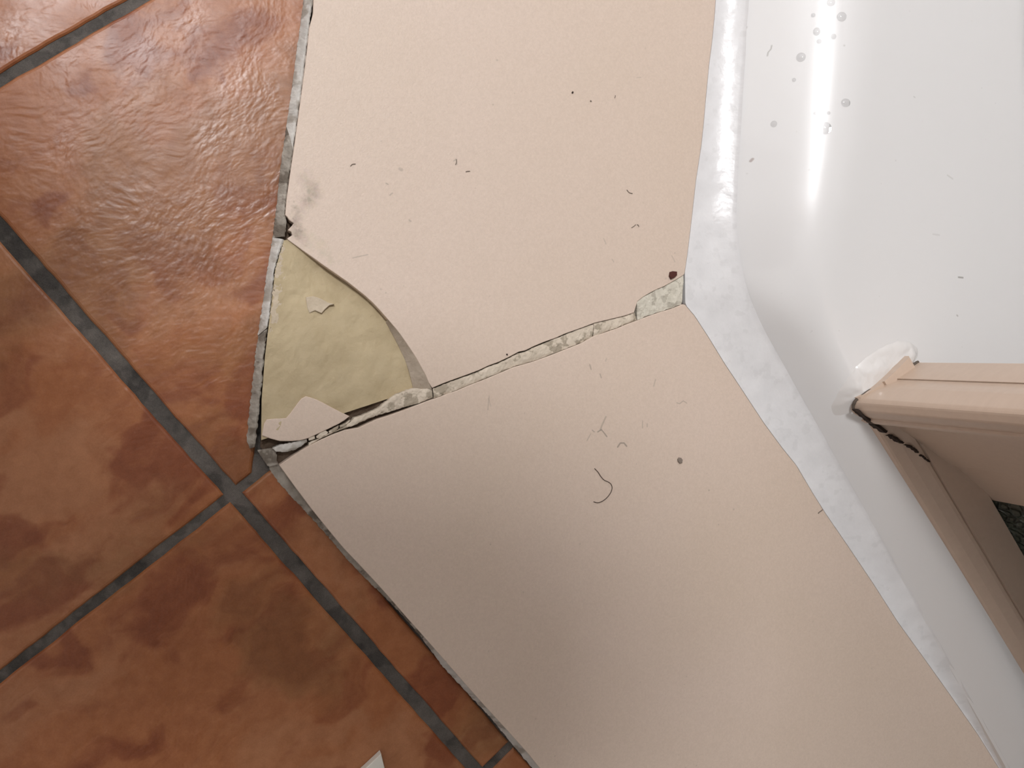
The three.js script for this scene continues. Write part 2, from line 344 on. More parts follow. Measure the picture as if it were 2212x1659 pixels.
{
  const poly = [...seamTop, ...arc, ...upLeft, ext(upLeft[upLeft.length - 1], U1, TILE_END), ext(upRight[0], U1, TILE_END), ...upRight];
  const t = mesh('ledge_tile', slab(poly, HL - 0.008, HL, 0.0004, 2, ledgeUV), M.beigeTile, ledge);
  t.userData.label = 'beige tile with a curved broken corner';
  // slanted broken face of the tile body
  const top = [[0.0935, -0.0232], [0.0985, -0.0175], [0.1029, -0.0117], [0.1073, -0.0053], [0.1112, 0.0006], [0.1147, 0.0068], [0.1174, 0.0118], [0.1195, 0.0166], [0.1217, 0.0208]], bot = [[0.0933, -0.0214], [0.0974, -0.0141], [0.1009, -0.0074], [0.1036, -0.0018], [0.1059, 0.0036], [0.1077, 0.0089], [0.1089, 0.0134], [0.1098, 0.0172], [0.1107, 0.0214]];
  mesh('broken_face', ribbon(bot, top, 30, 6, (u, v) => lerp(HL - 0.0052, HL - 0.0003, v) + 0.0004 * (hash(Math.floor(u * 29), Math.floor(v * 6), 4) - 0.5), HL - 0.0085, 0, 10), M.biscuit, t);
}
const lowLeft = [[0.0271, 0.0656], [0.0369, 0.0804], [0.0461, 0.0938], [0.0554, 0.1065], [0.0649, 0.1191], [0.0746, 0.1304], [0.0846, 0.1423], [0.0940, 0.1539], [0.1035, 0.1660], [0.1146, 0.1797], [0.1250, 0.1928], [0.1356, 0.2062], [0.1464, 0.2198], [0.1576, 0.2337], [0.1727, 0.2519], [0.1877, 0.2704], [0.1945, 0.2796]];
const lowRight = [[0.3089, -0.0373], [0.3168, -0.0295], [0.3287, -0.0142], [0.3428, 0.0051], [0.3573, 0.0234], [0.3784, 0.0503], [0.3956, 0.0699], [0.4088, 0.0837], [0.4250, 0.1065], [0.4374, 0.1229], [0.4598, 0.1503], [0.4868, 0.1839], [0.5122, 0.2171], [0.5430, 0.2531], [0.5749, 0.2909], [0.6053, 0.3276], [0.6281, 0.3578]];
const lowTop = [[0.3070, -0.0376], [0.2975, -0.0341], [0.2877, -0.0313], [0.2787, -0.0285], [0.2703, -0.0254], [0.2622, -0.0227], [0.2546, -0.0197], [0.2453, -0.0167], [0.2364, -0.0141], [0.2270, -0.0092], [0.2176, -0.0057], [0.2043, -0.0009], [0.1918, 0.0034], [0.1776, 0.0071], [0.1662, 0.0116], [0.1553, 0.0158], [0.1461, 0.0190], [0.1383, 0.0222], [0.1315, 0.0242], [0.1271, 0.0259], [0.1207, 0.0279], [0.1149, 0.0299], [0.1086, 0.0321], [0.1032, 0.0341], [0.0941, 0.0371], [0.0859, 0.0395], [0.0746, 0.0444], [0.0663, 0.0455], [0.0593, 0.0479], [0.0509, 0.0513], [0.0431, 0.0553], [0.0349, 0.0603]];
{
  const e0 = ext(lowLeft[lowLeft.length - 1], U2, 0.06), e1 = ext(lowRight[lowRight.length - 1], U2, 0.06);
  const poly = [...lowTop, ...lowLeft, e0, e1, ...lowRight.slice().reverse()];
  mesh('ledge_tile', slab(poly, HL - 0.008, HL, 0.0004, 2, ledgeUV), M.beigeTile, ledge);
  // neighbours beyond the frame
  const toWall = p => ext(p, U2, (AMAX - 0.006 - p[0] * CA - p[1] * SA) / (U2[0] * CA + U2[1] * SA));
  const f0 = ext(e0, U2, 0.004), f1 = ext(e1, U2, 0.004);
  mesh('ledge_tile', slab([f0, toWall(f0), toWall(f1), f1], HL - 0.008, HL, 0.0004, 2, ledgeUV), M.beigeTile, ledge);
}
{
  // mortar bed under the tiles
  const bed = [...[[0.1973, 0.2836], [0.1599, 0.2370], [0.1163, 0.1822], [0.0859, 0.1443], [0.0468, 0.0951], [0.0266, 0.0650], [0.0165, 0.0550], [0.0190, 0.0224], [0.0221, -0.0196], [0.0279, -0.0589], [0.0325, -0.0843], [0.0377, -0.1251], [0.0436, -0.1657], [0.0503, -0.2169]]];
  const a = ext(bed[bed.length - 1], U1, 0.29), b = ext(upRight[0], U1, 0.29), toWall = p => ext(p, U2, (AMAX - 0.006 - p[0] * CA - p[1] * SA) / (U2[0] * CA + U2[1] * SA)), c = toWall(lowRight[lowRight.length - 1]), d = toWall(bed[0]);
  mesh('mortar_bed', slab([d, ...bed, a, b, ...upRight, ...lowRight, c], -0.012, HL - 0.0078, 0, 1, (x, z) => [x * 10, z * 10]), M.mortar, ledge);
}
const rough = (amp, f, k) => (x, z) => amp * (fbm(x * f, z * f, 4, 4096, 4096, k) - 0.5) * 2;
{
  // adhesive laid bare where the corner is missing
  const L = [[0.0313, -0.0697], [0.0260, -0.0517], [0.0242, -0.0353], [0.0219, -0.0178], [0.0196, 0.0006], [0.0175, 0.0256], [0.0170, 0.0501]], R = [[0.0338, -0.0701], [0.0557, -0.0550], [0.0811, -0.0366], [0.0956, -0.0211], [0.1051, -0.0036], [0.1107, 0.0155], [0.1143, 0.0209]];
  const lump = rough(0.0010, 110, 601), fine = rough(0.00025, 700, 611);
  const ad = mesh('adhesive', ribbon(L, R, 70, 60, (u, v, x, z) => HL - 0.0012 - 0.0046 * sst(0.15, 1.0, v) * sst(0, 0.25, u) + lump(x, z) * sst(0, 0.2, u) + fine(x, z), HL - 0.009, 0, 10), M.adhesive, ledge);
  ad.userData.label = 'olive cream adhesive laid bare under the missing tile corner';
  // beige shard still stuck in the corner
  const sh = [[0.0174, 0.0474], [0.0186, 0.0402], [0.0202, 0.0378], [0.0250, 0.0373], [0.0314, 0.0372], [0.0342, 0.0339], [0.0375, 0.0292], [0.0405, 0.0256], [0.0432, 0.0242], [0.0462, 0.0251], [0.0495, 0.0263], [0.0545, 0.0290], [0.0592, 0.0317], [0.0646, 0.0347], [0.0694, 0.0371], [0.0662, 0.0396], [0.0625, 0.0418], [0.0538, 0.0458], [0.0449, 0.0498], [0.0400, 0.0510], [0.0345, 0.0514], [0.0278, 0.0511], [0.0225, 0.0495]];
  const s = mesh('tile_shard', slab(sh, HL - 0.006, HL - 0.0006, 0.0005, 2, ledgeUV), M.beigeTile, ledge);
  s.userData.label = 'pale shard of tile left in the broken corner';
  const fl = [[0.0437, -0.0361], [0.0481, -0.0368], [0.0525, -0.0355], [0.0572, -0.0330], [0.0608, -0.0322], [0.0577, -0.0313], [0.0552, -0.0290], [0.0530, -0.0264], [0.0491, -0.0280], [0.0458, -0.0263], [0.0444, -0.0299]];
  mesh('plaster_flake', slab(fl, HL - 0.006, HL - 0.0015, 0.0004, 2, (x, z) => [x * 10, z * 10]), M.plaster, ledge);
  // dusty plaster along the outer side of the hole
  mesh('plaster_skim', ribbon([[0.0315, -0.0690], [0.0276, -0.0566], [0.0256, -0.0472], [0.0247, -0.0361], [0.0230, -0.0222], [0.0210, -0.0069]], [[0.0368, -0.0659], [0.0361, -0.0531], [0.0334, -0.0446], [0.0322, -0.0335], [0.0283, -0.0195], [0.0244, -0.0070]], 50, 10, (u, v, x, z) => HL - 0.0012 - 0.0006 * v + fine(x, z) * 2 - 0.002 * sst(0.75, 1, v), HL - 0.006, 0.0012, 10), M.plaster, ledge);
}
{
  const rg = rough(0.0005, 500, 621), rb = rough(0.0006, 160, 623);
  const yy = (base) => (u, v, x, z) => base + rg(x, z) + rb(x, z) - 0.0006 * (Math.abs(v - 0.5) * 2) ** 4;
  // joint between the two tiles, in the pieces into which it has cracked
  mesh('joint_grout', ribbon([[0.1226, 0.0208], [0.1293, 0.0182], [0.1377, 0.0153], [0.1455, 0.0127], [0.1531, 0.0100], [0.1598, 0.0070], [0.1669, 0.0046], [0.1744, 0.0012], [0.1812, -0.0022], [0.1859, -0.0031], [0.1918, -0.0059], [0.1992, -0.0087], [0.2077, -0.0119], [0.2214, -0.0171], [0.2364, -0.0223]], [[0.1232, 0.0271], [0.1271, 0.0256], [0.1383, 0.0219], [0.1461, 0.0187], [0.1553, 0.0155], [0.1662, 0.0113], [0.1776, 0.0068], [0.1918, 0.0031], [0.2043, -0.0013], [0.2176, -0.0060], [0.2270, -0.0095], [0.2354, -0.0134]], 150, 9, yy(HL - 0.0007), HL - 0.0085, 0.0002, 10), M.seamGrout, ledge);
  mesh('joint_grout', ribbon([[0.2368, -0.0227], [0.2438, -0.0244], [0.2513, -0.0261], [0.2604, -0.0282], [0.2684, -0.0312]], [[0.2361, -0.0137], [0.2453, -0.0170], [0.2546, -0.0200], [0.2622, -0.0230], [0.2702, -0.0257]], 60, 9, yy(HL - 0.0006), HL - 0.0085, 0.0002, 10), M.seamGrout, ledge);
  mesh('joint_grout', ribbon([[0.2698, -0.0384], [0.2749, -0.0418], [0.2801, -0.0445], [0.2849, -0.0470], [0.2913, -0.0494], [0.2973, -0.0526], [0.3034, -0.0558], [0.3076, -0.0586]], [[0.2706, -0.0258], [0.2787, -0.0288], [0.2877, -0.0316], [0.2975, -0.0344], [0.3066, -0.0376]], 60, 12, yy(HL - 0.0003), HL - 0.0085, 0.0003, 10), M.seamGroutPale, ledge);
  mesh('joint_grout', ribbon([[0.0449, 0.0528], [0.0490, 0.0510], [0.0565, 0.0478], [0.0641, 0.0447], [0.0698, 0.0411], [0.0724, 0.0383], [0.0796, 0.0359], [0.0874, 0.0326], [0.0978, 0.0243], [0.1058, 0.0212], [0.1097, 0.0203], [0.1151, 0.0207], [0.1218, 0.0205]], [[0.0443, 0.0551], [0.0509, 0.0508], [0.0593, 0.0471], [0.0664, 0.0447], [0.0741, 0.0421], [0.0822, 0.0385], [0.0865, 0.0372], [0.0942, 0.0351], [0.1033, 0.0323], [0.1087, 0.0313], [0.1151, 0.0293], [0.1224, 0.0268]], 110, 9, yy(HL - 0.0012), HL - 0.0085, 0.0003, 10), M.seamGrout, ledge);
  mesh('joint_grout', ribbon([[0.0232, 0.0552], [0.0264, 0.0539], [0.0324, 0.0527], [0.0372, 0.0518], [0.0433, 0.0500]], [[0.0258, 0.0578], [0.0307, 0.0580], [0.0356, 0.0573], [0.0399, 0.0550], [0.0438, 0.0523]], 50, 8, yy(HL - 0.0018), HL - 0.0085, 0.0003, 10), M.edgeGrout, ledge);
  // loose crumbs in the open crack
  for (const [poly] of [
    [[[0.0444, 0.0492], [0.0464, 0.0484], [0.0483, 0.0488], [0.0486, 0.0505], [0.0466, 0.0513], [0.0447, 0.0515]]],
    [[[0.0491, 0.0491], [0.0516, 0.0466], [0.0547, 0.0453], [0.0564, 0.0468], [0.0555, 0.0488], [0.0522, 0.0504], [0.0494, 0.0503]]],
    [[[0.0567, 0.0462], [0.0600, 0.0440], [0.0629, 0.0427], [0.0626, 0.0447], [0.0600, 0.0466], [0.0572, 0.0477]]],
    [[[0.0632, 0.0430], [0.0666, 0.0414], [0.0700, 0.0394], [0.0691, 0.0414], [0.0663, 0.0437], [0.0637, 0.0444]]]]) mesh('grout_crumb', slab(poly, HL - 0.007, HL - 0.0012, 0.0008, 3, (x, z) => [x * 10, z * 10]), M.seamGrout, ledge);
  // strip of grout and caulk along the outer edge
  const capL = [[0.0446, -0.2160], [0.0417, -0.1957], [0.0396, -0.1802], [0.0373, -0.1631], [0.0338, -0.1386], [0.0306, -0.1183], [0.0277, -0.0920], [0.0251, -0.0716]], capR = [[0.0495, -0.2146], [0.0478, -0.2034], [0.0455, -0.1844], [0.0429, -0.1640], [0.0397, -0.1419], [0.0371, -0.1238], [0.0351, -0.1107], [0.0328, -0.0945], [0.0319, -0.0853], [0.0329, -0.0807], [0.0320, -0.0721]];
  const r2 = rough(0.0012, 240, 631);
  const cap = (drop) => (u, v, x, z) => HL - drop - 0.0055 * (1 - v) ** 1.6 + r2(x, z) * 0.5 - 0.0012 * sst(0.8, 1, v);
  mesh('edge_grout', ribbon([ext(capL[0], U1, 0.05), ...capL.slice(0, 5)], [ext(capR[0], U1, 0.05), ...capR.slice(0, 6)], 120, 10, cap(0.0008), -0.008, 0.0003, 10), M.edgeGrout, ledge);
  mesh('edge_grout', ribbon(capL.slice(4), capR.slice(5), 80, 10, cap(0.0012), -0.008, 0.0003, 10), M.edgeGroutDirty, ledge);
  mesh('edge_grout', ribbon([[0.0251, -0.0716], [0.0225, -0.0564], [0.0188, -0.0310], [0.0159, -0.0126]], [[0.0315, -0.0701], [0.0293, -0.0653], [0.0257, -0.0516], [0.0239, -0.0352], [0.0216, -0.0177]], 80, 10, cap(0.0006), -0.008, 0.0004, 10), M.edgeGrout, ledge);
  mesh('edge_grout', ribbon([[0.0159, -0.0126], [0.0130, 0.0114], [0.0106, 0.0335], [0.0089, 0.0499], [0.0106, 0.0556]], [[0.0211, -0.0166], [0.0190, 0.0006], [0.0167, 0.0255], [0.0149, 0.0416], [0.0134, 0.0540]], 80, 10, cap(0.0016), -0.008, 0.0005, 10), M.edgeGroutDirty, ledge);
  mesh('edge_grout', ribbon([[0.0147, 0.0568], [0.0165, 0.0606], [0.0192, 0.0644], [0.0213, 0.0673]], [[0.0234, 0.0556], [0.0258, 0.0582], [0.0260, 0.0619], [0.0265, 0.0656]], 30, 14, (u, v, x, z) => 0.003 + 0.003 * v + r2(x, z) * 0.8, -0.008, 0.0005, 10), M.edgeGroutDirty, ledge);
  mesh('edge_grout', ribbon([[0.0197, 0.0643], [0.0261, 0.0760], [0.0357, 0.0883], [0.0456, 0.0997], [0.0560, 0.1125], [0.0702, 0.1314], [0.0878, 0.1508], [0.1029, 0.1675], [0.1170, 0.1861]], [[0.0272, 0.0651], [0.0374, 0.0804], [0.0468, 0.0943], [0.0562, 0.1072], [0.0659, 0.1199], [0.0756, 0.1314], [0.0859, 0.1434], [0.1050, 0.1678], [0.1169, 0.1826]], 120, 8, (u, v, x, z) => 0.0008 + 0.0022 * v + r2(x, z) * 0.6, -0.008, 0.0004, 10), M.edgeGroutDirty, ledge);
  mesh('edge_grout', ribbon([[0.1170, 0.1861], [0.1310, 0.2066], [0.1458, 0.2244], [0.1655, 0.2478], [0.1792, 0.2663], [0.1950, 0.2870], [0.2126, 0.3105]], [[0.1175, 0.1833], [0.1376, 0.2085], [0.1599, 0.2364], [0.1751, 0.2548], [0.1904, 0.2736], [0.1973, 0.2823], [0.2166, 0.3080]], 120, 8, (u, v, x, z) => 0.001 + 0.005 * v + r2(x, z) * 0.5, -0.008, 0.0004, 10), M.edgeGrout, ledge);
}

// ---------------------------------------------------------------- shower tray with a rounded kerb
const KY0 = 0.019;                                                   // kerb starts here, at the caulk
const KRISE = 0.033, KTOP = KY0 + KRISE;
const KP = []; { let y = 0; for (let i = 0; i <= 400; i++) { KP.push(y); y += 1 - sst(0.1, 0.75, i / 400); } for (let i = 0; i <= 400; i++) KP[i] /= y; }
const kerbF = t => { const f = Math.min(399.99, Math.max(0, t * 400)), i = Math.floor(f); return lerp(KP[i], KP[i + 1], f - i); };
const ridgeUp = [[0.3514, -0.2572], [0.3422, -0.0973]], ridgeLow = [[0.4052, 0.0344], [0.6127, 0.3330]];
function lineX(p, q, r, s) {
  const d1 = [q[0] - p[0], q[1] - p[1]], d2 = [s[0] - r[0], s[1] - r[1]], den = d1[0] * d2[1] - d1[1] * d2[0];
  const t = ((r[0] - p[0]) * d2[1] - (r[1] - p[1]) * d2[0]) / den; return [p[0] + d1[0] * t, p[1] + d1[1] * t];
}
const unit = (p, q) => { const L = Math.hypot(q[0] - p[0], q[1] - p[1]); return [(q[0] - p[0]) / L, (q[1] - p[1]) / L]; };
const V = lineX(...ridgeUp, ...ridgeLow);                           // where the two runs of the kerb would meet
const K1 = unit(ridgeUp[1], ridgeUp[0]), K2 = unit(ridgeLow[0], ridgeLow[1]);
// the ledge turns once more beyond the frame, along the other return of the tray
const bOf = p => p[0] * SA - p[1] * CA, aOf = p => p[0] * CA + p[1] * SA;
const A3 = aOf(ext(V, K1, 0.62)) - 0.02, LW = 0.268;
const atA = (p, u, a) => ext(p, u, (a - aOf(p)) / (u[0] * CA + u[1] * SA));
const thirdIn = atA(upRight[0], U1, A3), thirdOut = atA(upLeft[upLeft.length - 1], U1, A3 - LW), thirdEnd = ab(A3, BMAX - 0.006);
{
  const h0 = ext(upLeft[upLeft.length - 1], U1, TILE_END + 0.004), h1 = ext(upRight[0], U1, TILE_END + 0.004);
  mesh('ledge_tile', slab([h0, h1, ext(thirdIn, U1, -0.003), ext(thirdOut, U1, -0.003)], HL - 0.008, HL, 0.0004, 2, ledgeUV), M.beigeTile, ledge);
  const g0 = ab(A3 - LW, bOf(thirdOut) + 0.002), g1 = ab(A3, bOf(thirdIn) + 0.003);
  mesh('ledge_tile', slab([g0, g1, thirdEnd, ab(A3 - LW, BMAX - 0.006)], HL - 0.008, HL, 0.0004, 2, ledgeUV), M.beigeTile, ledge);
  mesh('mortar_bed', slab([ext(upLeft[upLeft.length - 1], U1, 0.28), ext(upRight[0], U1, 0.28), thirdIn, thirdEnd, ab(A3 - LW, BMAX - 0.006), thirdOut], -0.012, HL - 0.0078, 0, 1, (x, z) => [x * 10, z * 10]), M.mortar, ledge);
}
const trayOutline = (() => {                                        // closed outline, corner V rounded
  const R2 = ab(0, 0), far1 = ext(V, K1, 0.62);
  const bx = p => p[0] * SA - p[1] * CA, ax = p => p[0] * CA + p[1] * SA;
  const c = [ext(V, K2, (AMAX - 0.004 - ax(V)) / (K2[0] * CA + K2[1] * SA)), V, far1, ab(ax(far1), BMAX - 0.004), ab(AMAX - 0.004, BMAX - 0.004)];
  const rad = [0.004, 0.16, 0.12, 0.004, 0.05], out = [];
  for (let i = 0; i < 5; i++) {
    const p = c[(i + 4) % 5], q = c[i], r = c[(i + 1) % 5], u = unit(q, p), v = unit(q, r);
    const th = Math.acos(u[0] * v[0] + u[1] * v[1]), T = rad[i] / Math.tan(th / 2), n = rad[i] > 0.01 ? 40 : 4;
    const s = ext(q, u, T), e = ext(q, v, T), w = unit(q, [q[0] + u[0] + v[0], q[1] + u[1] + v[1]]), ce = ext(q, w, rad[i] / Math.sin(th / 2));
    let a0 = Math.atan2(s[1] - ce[1], s[0] - ce[0]), a1 = Math.atan2(e[1] - ce[1], e[0] - ce[0]);
    while (a1 - a0 > Math.PI) a1 -= 2 * Math.PI; while (a1 - a0 < -Math.PI) a1 += 2 * Math.PI;
    for (let k = 0; k <= n; k++) { const a = lerp(a0, a1, k / n); out.push([ce[0] + rad[i] * Math.cos(a), ce[1] + rad[i] * Math.sin(a)]); }
  }
  return out;
})();
const segD = (x, z, p, q) => { const dx = q[0] - p[0], dz = q[1] - p[1], t = Math.max(0, Math.min(1, ((x - p[0]) * dx + (z - p[1]) * dz) / (dx * dx + dz * dz))); return Math.hypot(x - p[0] - dx * t, z - p[1] - dz * t); };
const outlineD = (x, z) => { let m = 9; for (let i = 0; i < trayOutline.length; i++) m = Math.min(m, segD(x, z, trayOutline[i], trayOutline[(i + 1) % trayOutline.length])); return m; };
const WELL = [0.94, -0.27, 0.352];
const lineD = (x, z, p, u) => Math.abs((x - p[0]) * u[1] - (z - p[1]) * u[0]);
const upness = (x, z) => { const d1 = lineD(x, z, V, K1), d2 = lineD(x, z, V, K2); return sst(-0.6, 0.6, (d2 - d1) / (d1 + d2 + 0.001)); };   // 0 along the return, 1 along the entrance
const kerbAt = (d, e) => KY0 + lerp(KRISE, 0.046, e) * kerbF(d / lerp(0.05, 0.12, e));
const trayY = (x, z) => kerbAt(outlineD(x, z), upness(x, z)) - 0.014 * sst(0, 0.03, WELL[2] + 0.015 - Math.hypot(x - WELL[0], z - WELL[1])) - 0.03 * sst(0.02, 0.12, WELL[2] - Math.hypot(x - WELL[0], z - WELL[1]));
const tray = group('shower_tray'); tag(tray, 'glossy white shower tray with a rounded kerb beside the beige ledge', 'shower tray');
{
  const n = 420, O = resample([...trayOutline, trayOutline[0]], n + 1).slice(0, n), m = 90, pos = [], idx = [], uv = [];
  const C0 = [WELL[0], WELL[1]];
  for (let i = 0; i < n; i++) for (let j = 0; j <= m; j++) {
    const w = Math.pow(j / m, 1.55), x = lerp(O[i][0], C0[0], w * 0.97), z = lerp(O[i][1], C0[1], w * 0.97);
    pos.push(x, trayY(x, z), z); uv.push(...ledgeUV(x, z).map(q => Math.min(0.999, Math.max(0.001, q))));
  }
  const c = pos.length / 3; pos.push(C0[0], trayY(...C0), C0[1]); uv.push(...C0);
  for (let i = 0; i < n; i++) {
    const k = (i + 1) % n;
    for (let j = 0; j < m; j++) { const a = i * (m + 1) + j, b = a + 1, d = k * (m + 1) + j, e = d + 1; idx.push(a, d, b, b, d, e); }
    idx.push(i * (m + 1) + m, k * (m + 1) + m, c);
  }
  const s0 = pos.length / 3;
  for (let i = 0; i < n; i++) { pos.push(O[i][0], KY0, O[i][1]); uv.push(0, 0); }
  for (let i = 0; i < n; i++) { pos.push(O[i][0], 0.0, O[i][1]); uv.push(0, 0); }
  for (let i = 0; i < n; i++) { const k = (i + 1) % n; idx.push(s0 + i, s0 + n + i, s0 + k, s0 + k, s0 + n + i, s0 + n + k); }
  const g = new THREE.BufferGeometry();
  g.setAttribute('position', new THREE.Float32BufferAttribute(pos, 3)); g.setAttribute('uv', new THREE.Float32BufferAttribute(uv, 2)); g.setIndex(idx); fixWinding(g); g.computeVertexNormals();
  mesh('basin', g, M.tray, tray);
  // drain outside the frame
  const dy = trayY(...C0);
  const dg = new THREE.CylinderGeometry(0.045, 0.048, 0.004, 40); dg.translate(C0[0], dy + 0.002, C0[1]);
  mesh('drain_cover', dg, new THREE.MeshStandardMaterial({ color: 0xb8b8b8, metalness: 1, roughness: 0.25 }), tray);
}
// silicone fillet between tile edge and kerb
{
  const outer = [thirdEnd, thirdIn, ...upRight, ...lowRight, ext(lowRight[lowRight.length - 1], U2, 0.145)];
  const inner = [];
  const nrm = 320, O = resample(outer, nrm);
  // nearest outline run, sampled in order
  const T = resample(trayOutline.slice(3, 90), 1600);
  let best = [];
  const nearest = p => { let m = 9, k = 0; for (let i = 0; i < T.length; i++) { const d = Math.hypot(T[i][0] - p[0], T[i][1] - p[1]); if (d < m) { m = d; k = i; } } return k; };
  let kA = nearest(O[0]), kB = nearest(O[nrm - 1]);
  const run = []; if (kA < kB) for (let i = kA; i <= kB; i++) run.push(T[i]); else for (let i = kA; i >= kB; i--) run.push(T[i]);
  const toC = p => { const L = Math.hypot(WELL[0] - p[0], WELL[1] - p[1]), d = 0.0015 + 0.0009 * (vnoise(p[0] * 60, p[1] * 60, 4096, 4096, 9) - 0.5); return [p[0] + (WELL[0] - p[0]) / L * d, p[1] + (WELL[1] - p[1]) / L * d]; };
  const In = run.map(toC);
  const w = rough(0.0004, 60, 701);
  const g = ribbon(outer, In, 520, 24, (u, v, x, z) => {
    const base = HL + 0.0004 + 0.0096 * Math.pow(v, 1.9);
    return base + w(x, z) * Math.sin(Math.PI * v) + (v > 0.97 ? 0.0005 : 0);
  }, HL - 0.004, 0, 10);
  mesh('silicone_seal', g, M.silicone, tray).userData.label = 'matt white silicone bead along the foot of the kerb';
}

// ---------------------------------------------------------------- corner post, rail and glass of the shower screen
const KT = KTOP;
const screen = group('shower_screen'); tag(screen, 'beige metal shower screen frame with post and rail on the white kerb', 'shower screen');
const barCurve = new THREE.CatmullRomCurve3([[0.4535, 0.0179], [0.4439, 0.0208], [0.4362, 0.0248], [0.4311, 0.0288], [0.4282, 0.0335], [0.4296, 0.0387], [0.4335, 0.0428], [0.4383, 0.0454]].map(p => new THREE.Vector3(p[0], 0, p[1]))).getPoints(28).map(p => [p.x, p.z]);
const postPoly = [[0.4781, 0.0045], [0.4666, 0.0100], [0.4552, 0.0158], ...barCurve, [0.4379, 0.0474], [0.4410, 0.0492], [0.4458, 0.0487], [0.4479, 0.0456], [0.4953, 0.0742], [0.5077, 0.0815], [0.5105, 0.0812], [0.5690, 0.1217], [0.5720, 0.1204], [0.5841, 0.1145], [0.5043, 0.0603], [0.4922, 0.0387], [0.4939, 0.0127]];
{
  const post = mesh('post', slab(postPoly, KY0 + 0.004, 1.9, 0.0003, 1, (x, z, y) => [x * 10 + z * 10, y * 10]), M.frame, screen);
  post.geometry = toCreasedNormals(post.geometry, 0.5);
  // seam between the flat strip and the rounded bar
  const sp = [[0.4543, 0.0162]][0];
  const sg = new THREE.CylinderGeometry(0.00028, 0.00028, 1.84, 6); sg.translate(sp[0], KT + 0.92, sp[1]); mesh('seam', sg, new THREE.MeshStandardMaterial({ color: 0xb09a87, roughness: 0.6 }), post);
}
const RY = KT;
{
  // rail along the kerb: cross-section in (b, y), run along a
    const railAB = (p) => [p[0] * CA + p[1] * SA, p[0] * SA - p[1] * CA];
  const o = railAB([[0.4622, 0.0748]][0]), gr = railAB([[0.5369, 0.1416]][0]), inn = railAB([[0.5848, 0.1529]][0]);
  const b0 = o[1], bg = gr[1], bi = inn[1], h = 0.010;
  const prof = [[b0, -0.004], [b0, 0.0006], [b0 + 0.0012, 0.0022], [lerp(b0, bg, 0.4), 0.0062], [lerp(b0, bg, 0.8), h - 0.0006], [bg - 0.0012, h], [bg - 0.0008, h - 0.0016], [bg + 0.0008, h - 0.0016], [bg + 0.0012, h + 0.0002], [lerp(bg, bi, 0.5), h + 0.0008], [bi - 0.0015, h + 0.0006], [bi, h - 0.001], [bi, -0.004]];
  const a0 = 0.285, a1 = AMAX - 0.004;
  const s = new THREE.Shape(prof.map(p => new THREE.Vector2(p[0], p[1])));
  const g = new THREE.ExtrudeGeometry(s, { depth: a1 - a0, bevelEnabled: false, steps: 1 });
  // local (b, y, a) -> world
  const p = g.attributes.position;
  for (let i = 0; i < p.count; i++) { const [x, z] = ab(a0 + p.getZ(i), p.getX(i)); p.setXYZ(i, x, RY + p.getY(i), z); }
  worldUV(g, (x, z) => [x * 10, z * 10]); g.computeVertexNormals();
  mesh('bottom_rail', g, M.frame, screen);
  // pebbled glass pane behind the rail
    const W = a1 - 0.41, vb = dataTex(512, 512, (u, v) => {
    const F = 10; let m = 9, m2 = 9; const x = u * F, y = v * F, i = Math.floor(x), j = Math.floor(y);
    for (let di = -1; di <= 1; di++) for (let dj = -1; dj <= 1; dj++) { const ci = mod(i + di, F), cj = mod(j + dj, F), d = Math.hypot(i + di + hash(ci, cj, 31) - x, j + dj + hash(ci, cj, 32) - y); if (d < m) { m2 = m; m = d; } else if (d < m2) m2 = d; }
    const k = 255 * sst(0, 0.4, m2 - m); return [k, k, k];
  }, false);
  const gm = new THREE.MeshPhysicalMaterial({ color: 0x80857b, roughness: 0.12, transmission: 0.75, thickness: 0, bumpMap: vb, bumpScale: 0.004 });
  const pg = new THREE.BoxGeometry(W, 1.78, 0.005);
  const pp = pg.attributes.position, pu = pg.attributes.uv;
  for (let i = 0; i < pp.count; i++) { const la = pp.getX(i), y = pp.getY(i), lb = pp.getZ(i); pu.setXY(i, la * 12, y * 12); const [x, z] = ab(0.41 + W / 2 + la, bi + 0.0035 + lb); pp.setXYZ(i, x, KT + 0.89 + y, z); }
  pg.computeVertexNormals();
  mesh('glass_pane', pg, gm, screen).userData.label = 'dark pebble-patterned glass';
}
